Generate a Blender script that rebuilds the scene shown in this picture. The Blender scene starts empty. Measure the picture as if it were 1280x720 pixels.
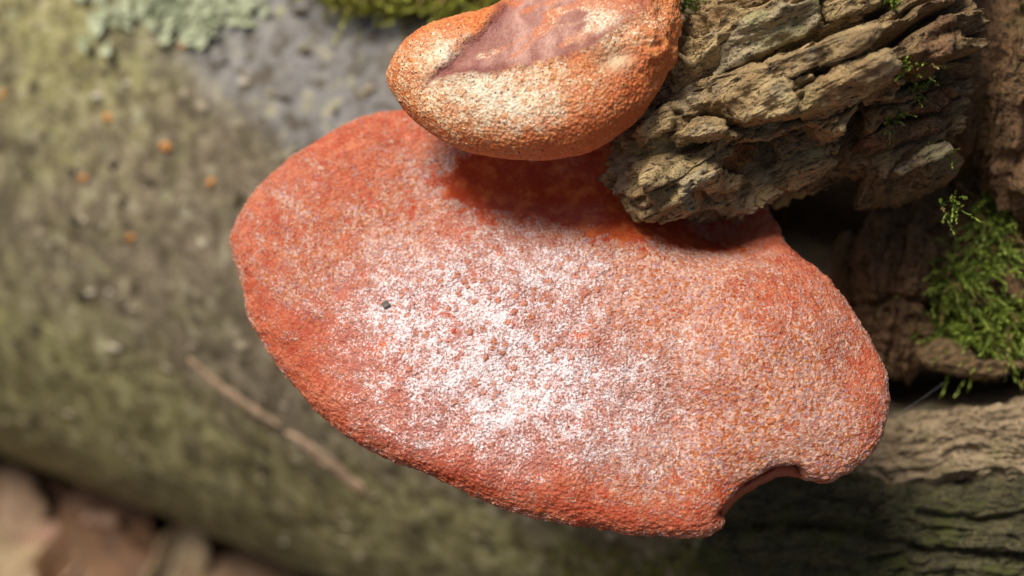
import bpy, math
import numpy as np
from mathutils import Vector

# ------------------------------------------------------------------ camera, sky, sun, exposure
sc = bpy.context.scene
COL = sc.collection
CM = 0.01                                   # everything below is designed in centimetres
PITCH = math.radians(40.0)
GROUND = 51.5                               # camera height above the forest floor, cm
K = 0.8 / 1280.0
FWD = np.array([0, math.cos(PITCH), -math.sin(PITCH)])
UPV = np.array([0, math.sin(PITCH), math.cos(PITCH)])
RGT = np.array([1.0, 0, 0])
CAM = np.array([0, 0, GROUND])

cd = bpy.data.cameras.new('camera'); cam = bpy.data.objects.new('camera', cd); COL.objects.link(cam)
cam.location = CAM * CM
cam.rotation_euler = (math.pi / 2 - PITCH, 0, 0)
cd.sensor_width = 36; cd.lens = 45
cd.clip_start = 0.01; cd.clip_end = 200
cd.dof.use_dof = True; cd.dof.focus_distance = 0.303; cd.dof.aperture_fstop = 5.6; cd.dof.aperture_blades = 0
sc.camera = cam

SUN = np.array([-0.40, -0.08, 1.0]); SUN = SUN / np.linalg.norm(SUN)
w = bpy.data.worlds.new('World'); sc.world = w; w.use_nodes = True
wn = w.node_tree; bg = wn.nodes['Background']
sky = wn.nodes.new('ShaderNodeTexSky'); sky.sky_type = 'NISHITA'; sky.sun_disc = False
sky.sun_elevation = math.asin(SUN[2]); sky.sun_rotation = math.atan2(SUN[0], SUN[1])
sky.air_density = 1.0; sky.dust_density = 5.0; sky.ozone_density = 1.0
wn.links.new(sky.outputs[0], bg.inputs[0]); bg.inputs[1].default_value = 0.05
sl = bpy.data.lights.new('sun', 'SUN'); sun = bpy.data.objects.new('sun', sl); COL.objects.link(sun)
sl.energy = 2.7; sl.angle = math.radians(24); sl.color = (1, 0.955, 0.88)
sun.rotation_euler = Vector(-SUN).to_track_quat('-Z', 'Y').to_euler()
sun.location = (0, 0, 3)
sc.view_settings.view_transform = 'Standard'; sc.view_settings.look = 'None'
sc.view_settings.exposure = 0.6; sc.view_settings.gamma = 1.0; sc.view_settings.use_curve_mapping = False

# ------------------------------------------------------------------ numeric helpers
RNG = np.random.default_rng(7)
PERM = np.random.default_rng(11).permutation(1024)
PERM = np.concatenate([PERM, PERM, PERM])
_g = np.random.default_rng(12).normal(size=(1024, 3)); GRAD = _g / np.linalg.norm(_g, axis=1)[:, None]
RAND = np.random.default_rng(13).random((1024, 4))

def _hash(i, j, k):
    return PERM[PERM[PERM[i & 1023] + (j & 1023)] + (k & 1023)]

def noise(p, seed=0):                        # gradient noise, about -0.7..0.7
    q = np.asarray(p, float) + seed * 17.31
    i = np.floor(q).astype(int); f = q - i
    u = f * f * f * (f * (f * 6 - 15) + 10)
    out = 0
    for a in (0, 1):
        for b in (0, 1):
            for c in (0, 1):
                g = GRAD[_hash(i[..., 0] + a, i[..., 1] + b, i[..., 2] + c)]
                d = (g[..., 0] * (f[..., 0] - a) + g[..., 1] * (f[..., 1] - b) + g[..., 2] * (f[..., 2] - c))
                out = out + d * (u[..., 0] if a else 1 - u[..., 0]) * (u[..., 1] if b else 1 - u[..., 1]) * (u[..., 2] if c else 1 - u[..., 2])
    return out

def fbm(p, octaves=4, seed=0, gain=0.5):
    s = 0; a = 1.0; p = np.asarray(p, float)
    for o in range(octaves):
        s = s + a * noise(p * 2 ** o, seed + o * 3); a *= gain
    return s

def ridged(p, octaves=3, seed=0):
    s = 0; a = 1.0
    for o in range(octaves):
        s = s + a * (1 - 2 * np.abs(noise(p * 2 ** o, seed + 5 * o)) ** 0.8); a *= 0.5
    return s

def cells(p, seed=0):                        # distance to the nearest cell point, and a random value of that cell
    q = np.asarray(p, float) + seed * 9.77
    i = np.floor(q).astype(int); f = q - i
    best = np.full(q.shape[:-1], 9.0); rid = np.zeros(q.shape[:-1])
    for a in (-1, 0, 1):
        for b in (-1, 0, 1):
            for c in (-1, 0, 1):
                r = RAND[_hash(i[..., 0] + a, i[..., 1] + b, i[..., 2] + c)]
                d = (a + r[..., 0] - f[..., 0]) ** 2 + (b + r[..., 1] - f[..., 1]) ** 2 + (c + r[..., 2] - f[..., 2]) ** 2
                m = d < best
                best = np.where(m, d, best); rid = np.where(m, r[..., 3], rid)
    return np.sqrt(best), rid

def sstep(a, b, x):
    t = np.clip((x - a) / (b - a), 0, 1); return t * t * (3 - 2 * t)

def ray(x, y):
    x = np.asarray(x, float); y = np.asarray(y, float)
    return FWD + ((x - 640) * K)[..., None] * RGT + ((360 - y) * K)[..., None] * UPV

def at(x, y, d):                              # a point of the place, d cm deep along the view
    return CAM + ray(x, y) * np.asarray(d, float)[..., None]

def proj(P):
    q = P - CAM; d = q @ FWD
    return 640 + (q @ RGT) / d / K, 360 - (q @ UPV) / d / K, d

def onplane(x, y, P0, n):
    r = ray(x, y); t = ((P0 - CAM) @ n) / (r @ n)
    return CAM + r * t[..., None]

def unit(v):
    v = np.asarray(v, float); return v / np.linalg.norm(v, axis=-1, keepdims=True)

def blobs(px, py, lst):
    s = 0
    for (x, y, rx, ry, a, *rot) in lst:
        dx, dy = px - x, py - y
        if rot:
            c, q = math.cos(math.radians(rot[0])), math.sin(math.radians(rot[0]))
            dx, dy = dx * c + dy * q, -dx * q + dy * c
        s = s + a * np.exp(-((dx / rx) ** 2 + (dy / ry) ** 2))
    return s

def polyline_dist(px, py, pts):
    best = np.full(px.shape, 1e9)
    for (x0, y0), (x1, y1) in zip(pts[:-1], pts[1:]):
        dx, dy = x1 - x0, y1 - y0
        t = np.clip(((px - x0) * dx + (py - y0) * dy) / (dx * dx + dy * dy), 0, 1)
        best = np.minimum(best, np.hypot(px - x0 - t * dx, py - y0 - t * dy))
    return best

def inside(px, py, poly):
    r = np.zeros(px.shape, bool); n = len(poly)
    for i in range(n):
        (x0, y0), (x1, y1) = poly[i], poly[(i + 1) % n]
        c = ((y0 > py) != (y1 > py)) & (px < (x1 - x0) * (py - y0) / ((y1 - y0) or 1e-9) + x0)
        r ^= c
    return r

# ------------------------------------------------------------------ object helpers
def raw_mesh(name, V, quads, mat, attrs=None, smooth=True):
    me = bpy.data.meshes.new(name)
    V = np.ascontiguousarray(V, np.float32); quads = np.ascontiguousarray(quads, np.int32)
    k = quads.shape[1]
    me.vertices.add(len(V)); me.vertices.foreach_set('co', V.ravel())
    me.loops.add(quads.size); me.loops.foreach_set('vertex_index', quads.ravel())
    me.polygons.add(len(quads)); me.polygons.foreach_set('loop_start', np.arange(0, quads.size, k, dtype=np.int32))
    me.update(calc_edges=True); me.validate()
    for kx, v in (attrs or {}).items():
        a = me.attributes.new(kx, 'FLOAT', 'POINT'); a.data.foreach_set('value', np.ascontiguousarray(v, np.float32).ravel())
    if smooth: me.shade_smooth()
    me.materials.append(mat)
    return me

def link(name, me, base=(0, 0, 0), parent=None):
    o = bpy.data.objects.new(name, me); COL.objects.link(o)
    if parent is not None: o.parent = parent
    else: o.location = np.asarray(base, float) * CM
    return o

def build(name, V, quads, mat, base=(0, 0, 0), parent=None, attrs=None, smooth=True):
    me = raw_mesh(name, (V.reshape(-1, 3) - np.asarray(base, float)) * CM, quads, mat, attrs, smooth)
    return link(name, me, base, parent)

def grid_quads(n, m, wrap=True):              # rows n, columns m (columns wrap)
    i = np.arange(n - 1)[:, None]; j = np.arange(m if wrap else m - 1)[None, :]
    a = i * m + j; b = i * m + (j + 1) % m
    return np.stack([a, b, b + m, a + m], -1).reshape(-1, 4)

def grid_normals(P, wrap=True):
    du = np.gradient(P, axis=0)
    dv = (np.roll(P, -1, 1) - np.roll(P, 1, 1)) if wrap else np.gradient(P, axis=1)
    n = np.cross(dv, du); l = np.linalg.norm(n, axis=-1, keepdims=True)
    return n / np.maximum(l, 1e-12)

def tag(o, label=None, cat=None, group=None, kind=None):
    if label: o['label'] = label
    if cat: o['category'] = cat
    if group: o['group'] = group
    if kind: o['kind'] = kind
    return o

def empty(name, loc):
    o = bpy.data.objects.new(name, None); COL.objects.link(o); o.location = np.asarray(loc, float) * CM
    o.empty_display_size = 0.02
    return o

def smooth_closed(pts, n=40):
    p = np.asarray(pts, float); out = []
    for i in range(len(p)):
        a, b, c, d = p[i - 1], p[i], p[(i + 1) % len(p)], p[(i + 2) % len(p)]
        t = np.linspace(0, 1, n, endpoint=False)[:, None]
        out.append(0.5 * ((2 * b) + (c - a) * t + (2 * a - 5 * b + 4 * c - d) * t ** 2 + (3 * b - a - 3 * c + d) * t ** 3))
    return np.concatenate(out)

def lump(outline, centre, P0, n, front, back, fa=4, fb=2, ba=3, nth=400, nf=120, nb=30, soft=0, sharp=False):
    """Closed solid: outline given where it is seen, laid on the plane (P0, n), domed to the front and the back.
    Returns grid points, grid normals, radial fraction, +1 front/-1 back flag."""
    n = unit(n); e1 = unit(np.cross([0, 0, 1.0], n)); e2 = np.cross(n, e1)
    o = smooth_closed(outline) if not sharp else np.concatenate([np.linspace(outline[i], outline[(i + 1) % len(outline)], 20, endpoint=False) for i in range(len(outline))]); W = onplane(o[:, 0], o[:, 1], P0, n)
    c = onplane(np.array([centre[0]]), np.array([centre[1]]), P0, n)[0]
    a, b = (W - c) @ e1, (W - c) @ e2
    th = np.arctan2(b, a); r = np.hypot(a, b); k = np.argsort(th); th, r = th[k], r[k]
    T = np.linspace(-math.pi, math.pi, nth, endpoint=False)
    R = np.interp(T, np.concatenate([th - 2 * math.pi, th, th + 2 * math.pi]), np.concatenate([r, r, r]))
    Rm = R.mean()
    def profile(H, ea, eb, rows):
        t = np.linspace(0, 1, 4000)
        rho = np.concatenate([np.linspace(0, .9, 2000, endpoint=False), 1 - .1 * (1 - np.linspace(0, 1, 2000)) ** 3])
        h = H * np.clip(1 - rho ** ea, 0, 1) ** (1 / eb)
        s = np.concatenate([[0], np.cumsum(np.hypot(np.diff(rho) * Rm, np.diff(h)))])
        q = np.linspace(0, s[-1], rows)
        return np.interp(q, s, rho), np.interp(q, s, h)
    r1, h1 = profile(front, fa, fb, nf); r2, h2 = profile(back, ba, 2, nb)
    rho = np.concatenate([r1, r2[::-1][1:]]); h = np.concatenate([h1, -h2[::-1][1:]])
    rho = np.maximum(rho, 1e-4)
    R2 = np.repeat(R[None], len(rho), 0)
    if soft:                                   # keep notches of the rim from running to the centre
        k = np.exp(-(np.arange(-nth // 2, nth // 2) / (soft * nth)) ** 2); k /= k.sum()
        Rs = np.real(np.fft.ifft(np.fft.fft(R) * np.fft.fft(np.fft.ifftshift(k)))); f_ = sstep(.84, 1.0, rho)[:, None]
        R2 = Rs[None] * (1 - f_) + R2 * f_
    P = c + (rho[:, None] * R2 * np.cos(T))[..., None] * e1 + (rho[:, None] * R2 * np.sin(T))[..., None] * e2 + h[:, None, None] * n
    N = grid_normals(P)
    if (N[3] @ n).mean() < 0: N = -N
    N[0] = n; N[-1] = -n
    N[1] = n; N[-2] = -n
    fl = np.concatenate([np.ones(nf), -np.ones(nb - 1)])
    return P, N, np.repeat(rho[:, None], nth, 1), np.repeat(fl[:, None], nth, 1)

class DepthMap:                               # how deep a built surface lies, so that other pieces can be set on it
    def __init__(self, P, cell=5, x0=-200, x1=1500, y0=-300, y1=900):
        self.c, self.x0, self.y0 = cell, x0, y0
        W, H = int((x1 - x0) / cell), int((y1 - y0) / cell)
        x, y, d = proj(P.reshape(-1, 3))
        i = ((x - x0) / cell).astype(int); j = ((y - y0) / cell).astype(int)
        ok = (i >= 0) & (i < W) & (j >= 0) & (j < H) & (d > 5)
        D = np.full((H, W), 1e9); np.minimum.at(D, (j[ok], i[ok]), d[ok])
        for _ in range(60):                   # fill holes from neighbours
            bad = D > 1e8
            if not bad.any(): break
            nb = np.stack([np.roll(D, s, a) for s in (1, -1) for a in (0, 1)])
            g = nb < 1e8; cnt = g.sum(0); av = np.where(g, nb, 0).sum(0) / np.maximum(cnt, 1)
            D = np.where(bad & (cnt > 0), av, D)
        for _ in range(2):
            D = (D + np.roll(D, 1, 0) + np.roll(D, -1, 0) + np.roll(D, 1, 1) + np.roll(D, -1, 1)) / 5
        self.D = D
    def __call__(self, x, y):
        fx = np.clip((np.asarray(x, float) - self.x0) / self.c - .5, 0, self.D.shape[1] - 2); fy = np.clip((np.asarray(y, float) - self.y0) / self.c - .5, 0, self.D.shape[0] - 2)
        i, j = fx.astype(int), fy.astype(int); a, b = fx - i, fy - j; D = self.D
        return (D[j, i] * (1 - a) + D[j, i + 1] * a) * (1 - b) + (D[j + 1, i] * (1 - a) + D[j + 1, i + 1] * a) * b

# ------------------------------------------------------------------ material helpers
class Mat:
    def __init__(s, name, rough=0.8, spec=0.3):
        s.m = bpy.data.materials.new(name); s.m.use_nodes = True; s.nt = s.m.node_tree
        s.b = s.nt.nodes['Principled BSDF']; s.b.inputs['Roughness'].default_value = rough
        s.b.inputs['Specular IOR Level'].default_value = spec
        tc = s.nt.nodes.new('ShaderNodeTexCoord'); s.P = s.vmul(tc.outputs['Object'], (100, 100, 100))
    def put(s, sock, v):
        if isinstance(v, bpy.types.NodeSocket): s.nt.links.new(v, sock)
        elif isinstance(v, tuple) and len(v) == 3 and sock.type == 'RGBA': sock.default_value = (*v, 1)
        else: sock.default_value = v
    def vmul(s, v, k):
        n = s.nt.nodes.new('ShaderNodeVectorMath'); n.operation = 'MULTIPLY'; s.put(n.inputs[0], v); n.inputs[1].default_value = k; return n.outputs[0]
    def vadd(s, v, k):
        n = s.nt.nodes.new('ShaderNodeVectorMath'); n.operation = 'ADD'; s.put(n.inputs[0], v); s.put(n.inputs[1], k); return n.outputs[0]
    def noise(s, scale, detail=3, rough=0.55, P=None, dist=0.0, color=False):
        n = s.nt.nodes.new('ShaderNodeTexNoise'); s.put(n.inputs['Vector'], P if P is not None else s.P)
        n.inputs['Scale'].default_value = scale; n.inputs['Detail'].default_value = detail; n.inputs['Roughness'].default_value = rough; n.inputs['Distortion'].default_value = dist
        return n.outputs['Color' if color else 'Fac']
    def vor(s, scale, P=None, feature='F1', out='Distance', rnd=1.0):
        n = s.nt.nodes.new('ShaderNodeTexVoronoi'); n.feature = feature; s.put(n.inputs['Vector'], P if P is not None else s.P)
        n.inputs['Scale'].default_value = scale; n.inputs['Randomness'].default_value = rnd
        return n.outputs[out]
    def ma(s, op, a, b=0.0, c=None):
        n = s.nt.nodes.new('ShaderNodeMath'); n.operation = op; s.put(n.inputs[0], a); s.put(n.inputs[1], b)
        if c is not None: s.put(n.inputs[2], c)
        return n.outputs[0]
    def step(s, v, a, b, lo=0.0, hi=1.0):
        n = s.nt.nodes.new('ShaderNodeMapRange'); n.interpolation_type = 'SMOOTHSTEP'; s.put(n.inputs['Value'], v)
        for k, x in zip(('From Min', 'From Max', 'To Min', 'To Max'), (a, b, lo, hi)): s.put(n.inputs[k], x)
        return n.outputs['Result']
    def mix(s, f, a, b, blend='MIX'):
        n = s.nt.nodes.new('ShaderNodeMix'); n.data_type = 'RGBA'; n.blend_type = blend; n.clamp_factor = True
        s.put(n.inputs[0], f); s.put(n.inputs[6], a); s.put(n.inputs[7], b); return n.outputs[2]
    def attr(s, name):
        n = s.nt.nodes.new('ShaderNodeAttribute'); n.attribute_name = name; return n.outputs['Fac']
    def sep(s, v):
        n = s.nt.nodes.new('ShaderNodeSeparateColor'); s.put(n.inputs[0], v); return n.outputs
    def color(s, v): s.put(s.b.inputs['Base Color'], v)
    def rough(s, v): s.put(s.b.inputs['Roughness'], v)
    def bump(s, h, dist=0.05, strength=1.0, normal=None):
        n = s.nt.nodes.new('ShaderNodeBump'); s.put(n.inputs['Height'], h); n.inputs['Distance'].default_value = dist * CM; s.put(n.inputs['Strength'], strength)
        if normal is not None: s.put(n.inputs['Normal'], normal)
        s.put(s.b.inputs['Normal'], n.outputs[0]); return n.outputs[0]

def fungus_material(name, deep, salmon, tan, cream, lilac, white, dotcol, scar=None):
    M = Mat(name, 0.6, 0.3)
    fine = M.noise(19, 2, .7); fine2 = M.noise(16, 2, .65, P=M.vadd(M.P, (31., 7., 3.)))
    mid = M.noise(2.6, 4, .6)
    fib = M.noise(4.2, 4, .65, P=M.vmul(M.P, (1.5, .6, 1)))
    c = M.mix(M.step(M.ma('ADD', M.ma('MULTIPLY', mid, .5), M.ma('MULTIPLY', fine2, .55)), .42, .64), deep, salmon)
    gloss = M.attr('gloss'); dry = M.ma('SUBTRACT', 1.0, gloss)
    c = M.mix(M.ma('MULTIPLY', M.step(fine, .60, .70, 0, .55), dry), c, tan)
    red = M.attr('red'); c = M.mix(M.ma('MULTIPLY', red, .7), c, deep)
    # felted pale grains over the flesh, each grain with a tint of its own
    jig = M.vadd(M.P, M.vmul(M.noise(9, 1, color=True), (.06, .06, .06)))
    cell = M.sep(M.vor(15, P=jig, out='Color'))
    grain = M.mix(M.step(cell[0], .45, .55), tan, cream); grain = M.mix(M.step(cell[1], .72, .78), grain, lilac); grain = M.mix(M.step(cell[2], .74, .8), grain, dotcol)
    g = M.ma('ADD', M.ma('MULTIPLY', fine, .65), M.ma('MULTIPLY', fib, .5))
    pale = M.attr('pale')
    fp = M.step(M.ma('ADD', g, M.ma('MULTIPLY', pale, .24)), .64, .80, 0, .92)
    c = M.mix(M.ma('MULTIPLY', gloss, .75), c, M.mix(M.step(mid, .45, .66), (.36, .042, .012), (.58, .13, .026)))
    c = M.mix(M.ma('MULTIPLY', fp, dry), c, grain)
    bl = M.attr('bloom_glare'); c = M.mix(M.ma('MULTIPLY', bl, .4), c, tuple(.4 * a + .6 * b for a, b in zip(white, tan)))  # white powder and painted glare lighten the flesh
    g2 = M.ma('ADD', M.ma('MULTIPLY', fine2, .6), M.ma('MULTIPLY', M.noise(23, 2, .7, P=M.vadd(M.P, (3., 17., 5.))), .55))
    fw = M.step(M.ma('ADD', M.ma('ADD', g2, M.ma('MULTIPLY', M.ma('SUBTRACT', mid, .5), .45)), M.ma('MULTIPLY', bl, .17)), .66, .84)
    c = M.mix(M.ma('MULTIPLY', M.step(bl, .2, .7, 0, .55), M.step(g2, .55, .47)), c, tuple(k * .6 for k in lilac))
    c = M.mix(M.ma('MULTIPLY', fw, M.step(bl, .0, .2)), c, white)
    # orange papillae
    jp = M.vadd(M.P, M.vmul(M.noise(5, 1, color=True), (.12, .12, .12)))
    v = M.vor(4.4, P=jp); rv = M.sep(M.vor(4.4, P=jp, out='Color'))[0]
    dot = M.ma('MULTIPLY', M.step(v, .24, .37, 1, 0), M.step(rv, .2, .3))
    dot = M.ma('MULTIPLY', dot, M.attr('dots'))
    ring = M.ma('MULTIPLY', M.ma('MULTIPLY', M.step(v, .29, .36), M.step(v, .38, .45, 1, 0)), M.ma('MULTIPLY', M.ma('MULTIPLY', M.attr('dots'), M.step(rv, .2, .3)), .5))
    c = M.mix(ring, c, M.mix(.5, deep, (.12, .03, .03)))
    c = M.mix(M.ma('MULTIPLY', dot, .9), c, M.mix(rv, dotcol, salmon))
    # dark pin-prick specks
    sp = M.step(M.vor(6.0, P=M.vadd(M.P, (5., 2., 9.))), .10, .19, 1, 0)
    c = M.mix(M.ma('MULTIPLY', sp, M.attr('specks')), c, (.10, .035, .03))
    if scar:
        sc_n = M.mix(M.step(M.noise(1.4, 4, .6, P=M.vmul(M.P, (1, .5, 1))), .40, .62), scar[0], scar[1])
        c = M.mix(M.attr('scar'), c, sc_n)
        c = M.mix(M.attr('scar_rim'), c, scar[2])
        c = M.mix(M.attr('pit'), c, (.62, .44, .26))
    under = M.attr('under'); c = M.mix(under, c, (.55, .16, .09))
    M.color(c)
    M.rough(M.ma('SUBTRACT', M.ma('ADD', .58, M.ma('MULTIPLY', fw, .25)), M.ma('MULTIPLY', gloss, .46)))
    h = M.ma('ADD', M.ma('MULTIPLY', fine, .9), M.ma('ADD', M.ma('MULTIPLY', dot, .5), M.ma('ADD', M.ma('MULTIPLY', fine2, .6), M.ma('MULTIPLY', fp, .2))))
    M.bump(h, .05, M.ma('SUBTRACT', 1.0, M.ma('MULTIPLY', gloss, .7)))
    return M.m

def bark_material(name, light, mid, dark, green=(.07, .09, .02), green_amt=.3, stretch=(1, 1, 1), grain=None, scale=1.0, extra=None, relief=1.0):
    M = Mat(name, .85, .25)
    P = M.P
    if grain is not None:                      # coordinates along and across the grain
        g = unit(grain); e1 = unit(np.cross(g, [.31, .2, .9])); e2 = np.cross(g, e1); cb = M.nt.nodes.new('ShaderNodeCombineXYZ')
        for q, ax_ in enumerate((g, e1, e2)):
            dp = M.nt.nodes.new('ShaderNodeVectorMath'); dp.operation = 'DOT_PRODUCT'; M.put(dp.inputs[0], M.P); dp.inputs[1].default_value = tuple(float(v) for v in ax_); M.nt.links.new(dp.outputs['Value'], cb.inputs[q])
        P = cb.outputs[0]
    S = M.vmul(P, tuple(scale * k for k in stretch))
    a = M.noise(1.2, 6, .65, P=S, dist=.4); b = M.noise(4.5, 5, .7, P=S); c3 = M.noise(14, 3, .7)
    c = M.mix(M.step(a, .36, .64), mid, light)
    c = M.mix(M.step(b, .50, .36), c, dark)
    c = M.mix(M.step(c3, .58, .70, 0, .65), c, M.mix(.5, light, (.6, .52, .38))); c = M.mix(M.step(c3, .42, .32, 0, .7), c, dark)
    c = M.mix(M.step(M.ma('ADD', M.noise(.45 * scale, 4, .6), M.ma('MULTIPLY', b, .25)), .62, .82, 0, green_amt), c, green)
    if extra: c = extra(M, c, a, b, c3)
    M.color(c)
    M.rough(M.step(b, .3, .7, .7, .95))
    pore = M.vor(7, P=M.vadd(M.vmul(S, (1.2 / scale, .8 / scale, .8 / scale)), M.vmul(M.noise(5, 2, color=True), (.3, .3, .3))))
    M.bump(M.ma('ADD', M.ma('ADD', M.ma('MULTIPLY', b, .7), M.ma('MULTIPLY', c3, .45)), M.ma('MULTIPLY', M.step(pore, .05, .4), .35)), .16, relief)
    return M.m

# ------------------------------------------------------------------ the forest floor
def floor_mat():
    M = Mat('soil', .95, .1)
    c = M.mix(M.step(M.noise(.25, 6, .65), .35, .65), (.035, .024, .015), (.11, .075, .045))
    c = M.mix(M.step(M.vor(.9, out='Distance'), .1, .25, .5, 0), c, (.16, .11, .07))
    M.color(c); M.bump(M.noise(1.2, 6, .7), .8); return M.m
ax = np.concatenate([-np.geomspace(3000, 125, 14), np.linspace(-120, 120, 161), np.geomspace(125, 3000, 14)])
X, Y = np.meshgrid(ax, ax + 30, indexing='ij')
Zf = fbm(np.stack([X, Y, 0 * X], -1) * .06, 4, 3) * 1.6 - .6
Zf = np.where(np.hypot(X, Y - 30) > 130, Zf * 3, Zf)
Pg = np.stack([X, Y, Zf], -1)
floor = build('forest_floor', Pg, grid_quads(len(ax), len(ax), False)[:, ::-1], floor_mat()); tag(floor, 'brown forest soil below the fallen log', kind='structure')

# ------------------------------------------------------------------ the fallen log
TH = math.radians(25.0); RAD = 20.0
AX = np.array([-math.cos(TH), math.sin(TH), 0]); NH = np.array([-math.sin(TH), -math.cos(TH), 0]); ZU = np.array([0, 0, 1.0])
AXC = NH * -45.7 + ZU * (-36.2 + GROUND)          # a point on the log's axis

log = empty('fallen_log', (AXC[0], AXC[1], 0)); LB = (AXC[0], AXC[1], 0)
tag(log, 'fallen tree trunk with grey-brown algae-stained bark and a broken branch stub', 'log')

def trunk_extra(M, c, a, b, c3):
    # sky light painted as bluish grey high on the log, olive algae brightened against shading lower down, pale and tan flecks all over
    n = M.noise(.22, 4, .6)
    c = M.mix(M.step(M.ma('ADD', M.attr('grey'), M.ma('MULTIPLY', n, .6)), .55, .95, 0, .8), c, (.25, .245, .245))
    c = M.mix(M.ma('MULTIPLY', M.step(M.ma('ADD', M.attr('algae'), M.ma('MULTIPLY', M.noise(1.1, 4, .65), .7)), .55, .95), .75), c,
              M.mix(M.step(b, .4, .6), (.23, .21, .065), (.43, .40, .175)))
    mo = M.noise(1.7, 4, .6, P=M.vmul(M.P, (1, 1, .6)), dist=.6)
    c = M.mix(M.step(mo, .52, .36, 0, .8), c, (.095, .072, .042)); c = M.mix(M.step(mo, .55, .68, 0, .7), c, (.44, .40, .25))
    c = M.mix(M.step(M.noise(.35, 5, .65, P=M.vadd(M.P, (40., 3., 8.))), .52, .66, 0, .55), c, (.10, .078, .05))
    f = M.vor(1.15, P=M.vadd(M.P, M.vmul(M.noise(1.4, 2, color=True), (.5, .5, .5)))); fc = M.sep(M.vor(1.15, P=M.vadd(M.P, M.vmul(M.noise(1.4, 2, color=True), (.5, .5, .5))), out='Color'))
    fl = M.ma('MULTIPLY', M.step(f, .16, .30, 1, 0), M.step(fc[0], .62, .70))
    c = M.mix(M.ma('MULTIPLY', fl, .6), c, M.mix(fc[1], (.33, .34, .20), (.50, .41, .29)))
    d = M.vor(.8, P=M.vadd(M.P, (3., 8., 1.))); dc = M.sep(M.vor(.8, P=M.vadd(M.P, (3., 8., 1.)), out='Color'))
    c = M.mix(M.ma('MULTIPLY', M.step(d, .2, .45, 1, 0), M.step(dc[2], .6, .7, 0, .3)), c, (.075, .058, .036))
    c = M.mix(M.ma('MULTIPLY', M.attr('tan'), M.step(b, .3, .5, .35, 1)), c, (.56, .42, .26))
    c = M.mix(M.ma('MULTIPLY', M.attr('mossy'), M.step(M.noise(2.2, 4, .7), .42, .62, 0, .85)), c, (.085, .09, .012))
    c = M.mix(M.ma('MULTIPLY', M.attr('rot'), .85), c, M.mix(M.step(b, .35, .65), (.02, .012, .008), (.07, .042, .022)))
    return c
trunk_m = bark_material('trunk_bark', (.27, .215, .14), (.175, .138, .09), (.07, .054, .035), (.19, .185, .07), .5,
                        stretch=(.5, 1, 1), grain=AX, extra=trunk_extra, relief=.25)

s_ax = np.concatenate([np.linspace(-150, -36, 50, endpoint=False), np.linspace(-36, -8, 420, endpoint=False), np.linspace(-8, 45, 420, endpoint=False), np.linspace(45, 190, 70)])
phi = np.concatenate([np.radians(np.linspace(-75, 110, 460, endpoint=False)), np.radians(np.linspace(110, 285, 60, endpoint=False))])
S, F = np.meshgrid(s_ax, phi, indexing='ij')
rad = RAD + 0.5 * noise(np.stack([S * .04, F * 0.8, 0 * S], -1), 4) + .9 * noise(np.stack([S * .02, np.cos(F), np.sin(F)], -1), 9)
def trunk_pts(rad):
    return AXC + S[..., None] * AX + (np.cos(F) * rad)[..., None] * NH + (np.sin(F) * rad)[..., None] * ZU
P0 = trunk_pts(rad); tx, ty, td = proj(P0)
front = (np.cos(F) * 1.0 + np.sin(F) * .8) > -.3
tx = np.where(front & (td > 5), tx, -9999.)
G = np.stack([S * .28, F * RAD, 0 * S], -1)           # along the grain
right = sstep(820, 1000, tx) * sstep(300, 480, ty)
dsp = .28 * fbm(P0 * .22, 4, 1) + .06 * fbm(P0 * 1.3, 3, 8)
dsp += right * (.35 * ridged(G * .55, 3, 2) + .10 * fbm(G * 2.6, 3, 5) - .15)
# decayed hollow where the brackets grow, and the deep crack below the mossy ledge
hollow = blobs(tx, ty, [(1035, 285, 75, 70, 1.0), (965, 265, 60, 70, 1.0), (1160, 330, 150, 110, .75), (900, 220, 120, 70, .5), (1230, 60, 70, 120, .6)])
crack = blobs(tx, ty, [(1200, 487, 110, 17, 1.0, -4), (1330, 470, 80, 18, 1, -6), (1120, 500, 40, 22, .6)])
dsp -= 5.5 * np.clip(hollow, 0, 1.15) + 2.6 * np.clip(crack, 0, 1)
dsp += .9 * blobs(tx, ty, [(1200, 560, 170, 38, 1.0, -8)])
dsp -= 1.0 * np.clip(1 - polyline_dist(tx, ty, [(1100, 618), (1160, 606), (1300, 590)]) / 12, 0, 1) * (tx > 900)
dsp -= .5 * np.clip(1 - polyline_dist(tx, ty, [(960, 640), (1080, 655), (1170, 690), (1300, 700)]) / 8, 0, 1)
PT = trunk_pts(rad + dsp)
ends = [PT[0].mean(0), PT[-1].mean(0)]
PT = np.concatenate([np.broadcast_to(ends[0], PT[:1].shape), PT, np.broadcast_to(ends[1], PT[:1].shape)])
pad = lambda v: np.concatenate([v[:1], v, v[-1:]])
n1 = noise(P0 * .12, 21)
grey = .9 * blobs(tx, ty, [(430, 90, 150, 110, 1.0), (300, 40, 120, 60, .5)]) + .25 * n1 + .1  # bluish sky light on the upturned bark, painted into the colour
algae = .8 * sstep(.35, -.3, np.sin(F)) + .45 * sstep(20, 34, S) + .35 * noise(P0 * .1, 31) + .25 * sstep(900, 700, tx) * sstep(560, 700, ty)  # real algae, its colour lightened low down to offset the shading
tan = blobs(tx, ty, [(1200, 548, 130, 38, 1.0, -8), (1140, 585, 60, 16, .6)]) * (.65 + .7 * noise(G * .5, 3))
mossy = .9 * sstep(590, 680, ty) * sstep(640, 760, tx) * (1 - .4 * sstep(1000, 1200, tx)) + .3 * noise(P0 * .3, 17)
rot = np.clip(hollow * 1.2 + crack, 0, 1)  # hollow and crack coloured near-black brown
attrs = {k: pad(np.clip(v, 0, 1)) for k, v in dict(grey=grey, algae=algae, tan=tan, mossy=mossy, rot=rot).items()}
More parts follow.
